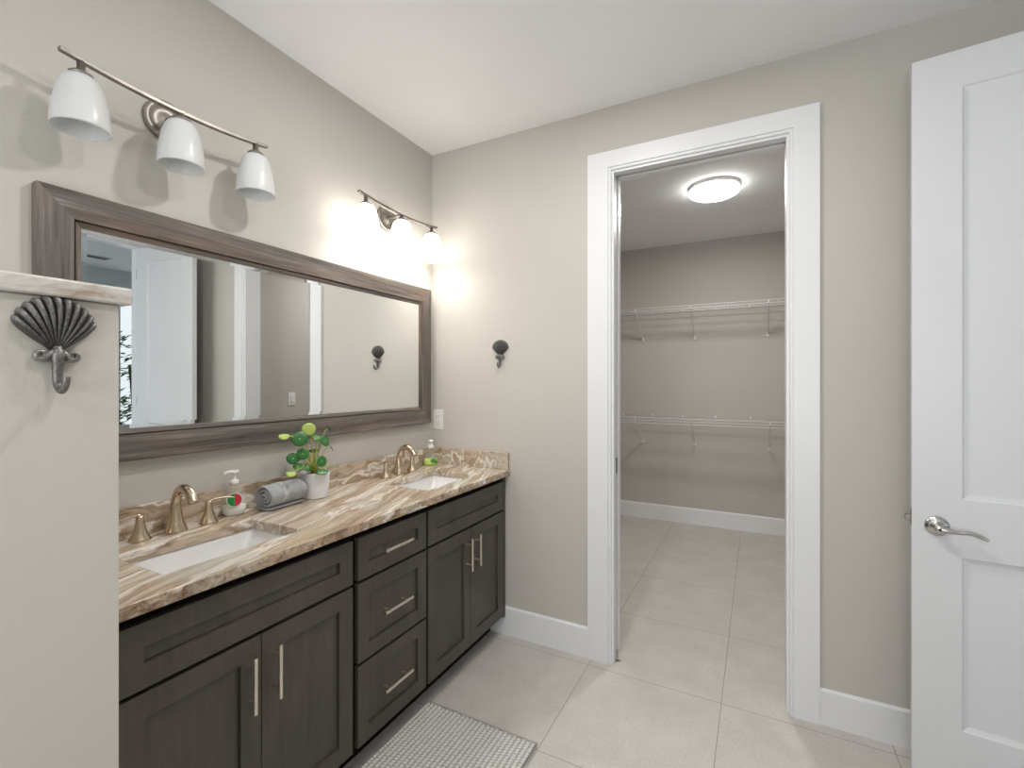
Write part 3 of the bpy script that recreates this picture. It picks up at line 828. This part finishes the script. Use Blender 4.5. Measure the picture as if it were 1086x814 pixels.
d2 = thing('soap_dispenser', 'clear flared foam pump bottle with yellow green soap in the corner', 'soap dispenser', (.062, 2.215, CT), -.45)
obj('bottle', oval([(0, 0), (.038, 0), (.042, .004), (.043, .012), (.041, .030), (.033, .056), (.024, .078), (.0178, .092), (.0165, .100), (0, .100)], 1, sx=.75), M['clear'], d2, smooth=True)
obj('soap', oval([(0, .002), (.036, .002), (.040, .006), (.0415, .014), (.0395, .030), (.0365, .040), (0, .040)], 1, sx=.75), M['soap_green'], d2, smooth=True)
bm = bmesh.new(); n = 20
for rr, cc in ((.013, .030), (.009, .020)):
    A = []
    for k in range(n):
        a = 2*PI*k/n; y = rr*1.3*math.cos(a)+(0 if rr > .01 else .016); z = cc+rr*math.sin(a)*.9
        A.append(bm.verts.new((.0335-.0085*(y/.03)**2-.12*(z-.02), y, z)))
    B = [bm.verts.new(v.co+Vector((.0022, 0, 0))) for v in A]
    bm.faces.new(A); bm.faces.new(B[::-1])
    for k in range(n): bm.faces.new((A[k], A[(k+1) % n], B[(k+1) % n], B[k]))
lb = obj('label', bm, M['leaf_mid'], d2)
bm = lathe([(0, .098), (.0190, .098), (.0195, .112), (.015, .116), (.011, .118), (.011, .136), (.014, .137), (.0145, .147), (0, .149)], 24)
add_tube(bm, [(0, 0, .142), (.022, -.012, .143), (.030, -.016, .140)], .0055, 12)
obj('pump', bm, M['plastic_white'], d2, smooth=True)

# rolled towel: a spiral of cloth around an axis
tw = thing('rolled_towel', 'grey terry hand towel rolled up beside the white plant pot', 'towel', (.108, 1.212, CT), math.radians(4))
def towel_roll():
    bm = bmesh.new(); n = 150; turns = 3.2; L = .165; th = .0105; inner = []
    R1 = .055
    for i in range(n+1):
        t = i/n; a = -PI/2+.5 - t*turns*2*PI   # from outside inwards
        r = R1-t*(R1-.009)+.0010*math.sin(a*5)
        inner.append((a, r))
    rows = []
    for (a, r) in inner:
        wob = .0012*math.sin(a*3.1)
        ca, sa = math.cos(a), math.sin(a)
        sec = []
        for (rr, ry) in ((r, 0), (r-th, 0)):
            sec.append((rr, ry))
        ys = [-L/2, -L/2+.006, -L/4, 0, L/4, L/2-.006, L/2]
        ring = [(r-.003, ys[0]-wob)] + [(r, y) for y in ys[1:-1]] + [(r-.003, ys[-1])] + [(r-th+.003, ys[-1])] + [(r-th, y) for y in ys[1:-1][::-1]] + [(r-th+.003, ys[0]-wob)]
        rows.append([bm.verts.new((rr*ca*1.08, y, R1*.93+rr*sa*.93)) for rr, y in ring])
    m = len(rows[0])
    for A, B in zip(rows, rows[1:]):
        for k in range(m): bm.faces.new((A[k], A[(k+1) % m], B[(k+1) % m], B[k]))
    bm.faces.new(rows[0]); bm.faces.new(rows[-1][::-1])
    # loose outer flap resting on the counter
    return bm
o = obj('towel_body', towel_roll(), M['towel'], tw, smooth=True)
bm = bmesh.new(); N_ = 60
rows = []
for i in range(N_+1):
    t = i/N_*.93/3.2; a = -PI/2+.5-t*3.2*2*PI
    r0 = .055-t*(.055-.009)+.0010*math.sin(a*5)
    rows.append([bm.verts.new((rr*math.cos(a)*1.08, y, .055*.93+rr*math.sin(a)*.93)) for rr, y in ((r0-.001, -.030), (r0+.0010, -.029), (r0+.0010, -.008), (r0-.001, -.007))])
for A, B in zip(rows, rows[1:]):
    for k in range(4): bm.faces.new((A[k], A[(k+1) % 4], B[(k+1) % 4], B[k]))
obj('woven_band', bm, M['towel_band'], tw, smooth=True, loc=(0, 0, .0008))
fl = smooth_path([(.012, -.078, .0045), (-.015, -.078, .0045), (-.036, -.078, .0055), (-.050, -.078, .010)], 4)
bm = bmesh.new(); rw = []
for p in fl:
    rw.append([bm.verts.new((p.x, y, p.z+dz)) for y, dz in ((-.078, .003), (.072, .003), (.072, -.003), (-.078, -.003))])
for A, B in zip(rw, rw[1:]):
    for k in range(4): bm.faces.new((A[k], A[(k+1) % 4], B[(k+1) % 4], B[k]))
bm.faces.new(rw[0]); bm.faces.new(rw[-1][::-1])
obj('towel_end', bm, M['towel'], tw, smooth=False, bevel=.0025)

# potted plant
PP = (.100, 1.374, CT)
pl = thing('potted_plant', 'small round leaved green plant in a white pot on the counter', 'plant', PP)
obj('pot', lathe([(0, 0), (.046, 0), (.050, .004), (.058, .106), (.058, .108), (.055, .108), (.054, .098), (.048, .006), (0, .006)], 44), M['pot'], pl, smooth=False, bevel=.001)
obj('soil', lathe([(0, .097), (.025, .099), (.0535, .094), (.052, .088), (0, .088)], 24), M['soil'], pl, smooth=True)
# each leaf: (local x, y, z above counter, radius, normal, material)
LEAVES = [(.050, -.115, .262, .0320, (.75, -.45, .25), 'leaf_dark'), (.040, -.064, .294, .0280, (.88, -.35, .1), 'leaf_pale'),
          (.050, -.185, .280, .0190, (.45, -.3, .85), 'leaf_pale'), (.045, -.096, .199, .0250, (.85, -.2, .3), 'leaf_dark'),
          (.030, -.130, .184, .0250, (.7, -.45, .2), 'leaf_dark'), (.030, .025, .238, .0270, (.8, .15, .4), 'leaf_dark'),
          (.050, -.008, .157, .0255, (.92, .0, .2), 'leaf_dark'), (.060, -.016, .118, .0250, (.35, -.1, .9), 'leaf_dark'),
          (.070, -.170, .136, .0190, (.35, -.2, .85), 'leaf_pale'), (.0, .074, .288, .0185, (.3, .6, .6), 'leaf_dark'),
          (.0, .014, .250, .0260, (.5, .1, .8), 'leaf_mid'), (.030, .060, .205, .0180, (.5, .7, .4), 'leaf_dark'),
          (.030, -.104, .150, .0220, (.5, -.3, .75), 'leaf_mid'), (.035, -.070, .140, .0200, (.6, .1, .7), 'leaf_dark'),
          (-.028, .015, .195, .0200, (-.4, .3, .8), 'leaf_dark'), (-.030, -.045, .170, .0200, (-.3, -.5, .8), 'leaf_mid'),
          (.020, .105, .120, .0120, (.5, .5, .6), 'leaf_mid')]
for (x, y, z, r, nrm, mt) in LEAVES:
    bm = bmesh.new(); n = 24; nr = 5
    rows = [[bm.verts.new((0, 0, -.0018))]]
    for j in range(1, nr+1):
        q = j/nr
        rows.append([bm.verts.new((r*q*math.cos(2*PI*k/n)*(1+.03*math.sin(3*2*PI*k/n)), r*q*math.sin(2*PI*k/n)*.93, -.0018+.003*q-.004*q**3+.0012*math.cos(2*2*PI*k/n)*q)) for k in range(n)])
    for k in range(n): bm.faces.new((rows[0][0], rows[1][k], rows[1][(k+1) % n]))
    for A, B in zip(rows[1:], rows[2:]):
        for k in range(n): bm.faces.new((A[k], A[(k+1) % n], B[(k+1) % n], B[k]))
    lf = obj('leaf', bm, M[mt], pl, smooth=True, loc=(x, y, z))
    lf.rotation_euler = Vector(nrm).to_track_quat('Z', 'Y').to_euler()
    so = lf.modifiers.new('thick', 'SOLIDIFY'); so.thickness = .0008
    bx0, by0 = .010*random.uniform(-1, 1), .012*random.uniform(-1, 1)
    nv = Vector(nrm).normalized()
    e = Vector((x, y, z))-nv*.002
    sp = smooth_path([(bx0, by0, .094), (bx0+.25*(x-bx0), by0+.25*(y-by0), .094+.45*(z-.094)+.010), (bx0+.65*(x-bx0), by0+.65*(y-by0), .094+.85*(z-.094)+.012), tuple(e)], 5)
    obj('stem', tube(sp, interp([.0026, .0022, .0018, .0013], 5), 8), M['stem'], pl, smooth=True)

# ------------------------------------------------------------------ bath mat
mt = thing('bath_mat', 'grey and white chenille bath mat on the tiles by the drawers', 'mat', (.745, 1.19, 0))
bm = bmesh.new(); W2, L2 = .262, .455; nx, ny = 131, 228
g = []
for j in range(ny+1):
    row = []
    for i in range(nx+1):
        x = -W2+2*W2*i/nx; y = -L2+2*L2*j/ny
        bmp = abs(math.sin(x*PI/.02))**.7*abs(math.sin(y*PI/.014+(1 if int((x+W2)/.02) % 2 else 0)*PI/2))**.7
        e = min(1, (W2-abs(x))/.008, (L2-abs(y))/.008)
        row.append(bm.verts.new((x, y, .008+(.003+.009*bmp)*max(0, e)+random.uniform(0, .0012))))
    g.append(row)
for j in range(ny):
    for i in range(nx): bm.faces.new((g[j][i], g[j][i+1], g[j+1][i+1], g[j+1][i]))
b0 = [bm.verts.new((sx*W2, sy*L2, .0)) for sx, sy in ((-1, -1), (1, -1), (1, 1), (-1, 1))]
bm.faces.new(b0)
bm.faces.new([b0[0], b0[1]]+g[0][::-1]); bm.faces.new([b0[2], b0[3]]+g[-1])
bm.faces.new([b0[3], b0[0]]+[r_[0] for r_ in g]); bm.faces.new([b0[1], b0[2]]+[r_[-1] for r_ in g][::-1])
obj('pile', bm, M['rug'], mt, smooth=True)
bm = bmesh.new()
for k in range(66):
    x = -W2+.004+k*(2*W2-.008)/65
    for s in (-1, 1):
        dx = random.uniform(-.004, .004)
        add_tube(bm, [(x, s*(L2-.002), .005), (x+dx*.5, s*(L2+.009), .006), (x+dx, s*(L2+.018), .003)], [.0028, .0026, .0020], 6)
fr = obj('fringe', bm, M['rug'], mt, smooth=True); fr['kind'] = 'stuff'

# ------------------------------------------------------------------ closet
def wire_shelf(label, x0, x1, brackets, loc, rz=0):
    """local: wall at y=0, shelf reaches to -y .35, deck top at z=0"""
    t = thing('wire_shelf', label, 'shelf', loc, rz, group='white wire closet shelves')
    bm = bmesh.new(); D = .345; r = .0030
    for y, z in ((-.008, -.003), (-.12, -.006), (-.24, -.006), (-D, 0), (-D-.004, -.050), (-D+.006, -.027)):
        add_tube(bm, [(x0, y, z), (x1, y, z)], r*(1.25 if y <= -D+.01 else 1), 6)
    n = int((x1-x0)/.026)
    for i in range(n+1):
        x = x0+.004+i*(x1-x0-.008)/n
        add_tube(bm, [(x, -.006, 0), (x, -D, .002), (x, -D-.005, -.050)], .0014, 4)
    obj('wire_deck', bm, M['wire'], t, smooth=True)
    for bxx in brackets:
        b = obj('support_bracket', tube([(bxx, -D+.004, -.010), (bxx, -.012, -.262)], .0058, 8, flat=1.4), M['wire'], t, smooth=False)
        obj('wall_clip', bx(((bxx-.011, -.014, -.287), (bxx+.011, -.001, -.252))), M['plastic_white'], b, bevel=.002)
        obj('hook_end', bx(((bxx-.005, -D-.006, -.030), (bxx+.005, -D+.012, .004))), M['wire'], b, bevel=.002)
    k = x0+.12
    while k < x1:
        obj('back_clip', bx(((k-.006, -.012, -.008), (k+.006, -.001, .016))), M['plastic_white'], t); k += .30
    return t
wire_shelf('upper white wire shelf on the closet rear wall', -.225, 2.955, (.18, .70, 1.205, 1.84, 2.45), (0, 4.95, 2.112))
wire_shelf('lower white wire shelf on the closet rear wall', -.225, 2.955, (.18, .70, 1.205, 1.85, 2.45), (0, 4.95, 1.060))
wire_shelf('short white wire shelf in the closet recess, glimpsed in the mirror', -2.955, -2.125, (-2.2, -2.8), (0, 3.09, 2.112), PI)

cl = thing('ceiling_light', 'lit round white flush light on the closet ceiling', 'ceiling light', (1.485, 3.60, CEIL))
obj('trim_ring', lathe([(0, -.001), (.170, -.001), (.172, -.010), (.168, -.022), (.160, -.022), (0, -.022)], 48), M['plastic_white'], cl, smooth=True)
obj('diffuser', lathe([(.161, -.022), (.165, -.030), (.162, -.048), (.140, -.060), (.08, -.066), (0, -.068)], 48), M['diffuser_on'], cl, smooth=True)
l = area('closet_lamp', (1.485, 3.60, CEIL-.075), (0, 0, 0), .28, .28, P_CLOSET, (1, .965, .91), 'DISK')

# recessed ceiling lamps over the bathroom (overhead, beyond the top of the picture)
for i, (x, y, pw, lab) in enumerate([(1.70, .85, .68, 'recessed ceiling lamp above the middle of the room'), (1.15, 1.30, 1.1, 'recessed ceiling lamp near the closet end of the vanity'), (1.75, -1.05, .4, 'recessed ceiling lamp behind the viewer')]):
    c = thing('recessed_light', lab, 'ceiling light', (x, y, CEIL), group='recessed ceiling lights')
    obj('trim_ring', lathe([(.060, -.001), (.085, -.001), (.085, -.004), (.066, -.008), (.060, -.006)], 40, closed=True), M['plastic_white'], c, smooth=True)
    obj('lens', lathe([(.0605, -.003), (.03, -.004), (0, -.004)], 32), M['can_on'], c, smooth=True)
    area('recessed_lamp', (x, y, CEIL-.012), (0, 0, 0), .11, .11, P_CAN*pw, (1, .965, .92), 'DISK')

# ------------------------------------------------------------------ bedroom glimpsed in the mirror
v = thing('ceiling_vent', 'small white ceiling air vent in the bedroom', 'vent', (4.75, 2.42, CEIL))
obj('frame', bx(((-.08, -.16, -.008), (.08, -.145, 0)), ((-.08, .145, -.008), (.08, .16, 0)), ((-.08, -.145, -.008), (-.065, .145, 0)), ((.065, -.145, -.008), (.08, .145, 0))), M['trim'], v)
for k in range(6): obj('louvre', bx(((-.065+k*.022, -.145, -.006), (-.056+k*.022, .145, -.001))), M['nickel_dark'], v)
pt = thing('floor_plant', 'tall leafy indoor tree in a pot, seen in the mirror', 'plant', (4.75, 2.86, 0))
obj('pot', lathe([(0, 0), (.13, 0), (.17, .02), (.20, .34), (.19, .34), (.17, .30), (0, .30)], 32), M['pot'], pt, smooth=True)
bm = bmesh.new()
for k in range(3):
    a = k*2.1
    add_tube(bm, smooth_path([(.03*math.cos(a), .03*math.sin(a), .3), (.05*math.cos(a), .06*math.sin(a), .9), (.10*math.cos(a+.5), .09*math.sin(a+.5), 1.6)], 4), .014, 8)
obj('trunk', bm, M['palm_trunk'], pt, smooth=True)
bm = bmesh.new()
for k in range(420):
    zc = random.choice([.95, 1.15, 1.45, 1.62, 1.9]); a = random.uniform(0, 2*PI); rr = random.uniform(.02, .27)
    c = Vector((rr*math.cos(a), rr*math.sin(a), zc+random.uniform(-.12, .12)))
    dr = Vector((math.cos(a), math.sin(a), random.uniform(-.6, .5))).normalized(); ln_ = random.uniform(.07, .13); sd = dr.cross(Vector((0, 0, 1))).normalized()*.022
    up = Vector((0, 0, .004))
    bm.faces.new([bm.verts.new(p) for p in (c, c+dr*ln_*.5+sd+up, c+dr*ln_-up*3, c+dr*ln_*.5-sd+up)])
fo = obj('foliage', bm, M['palm_leaf'], pt); fo['kind'] = 'stuff'
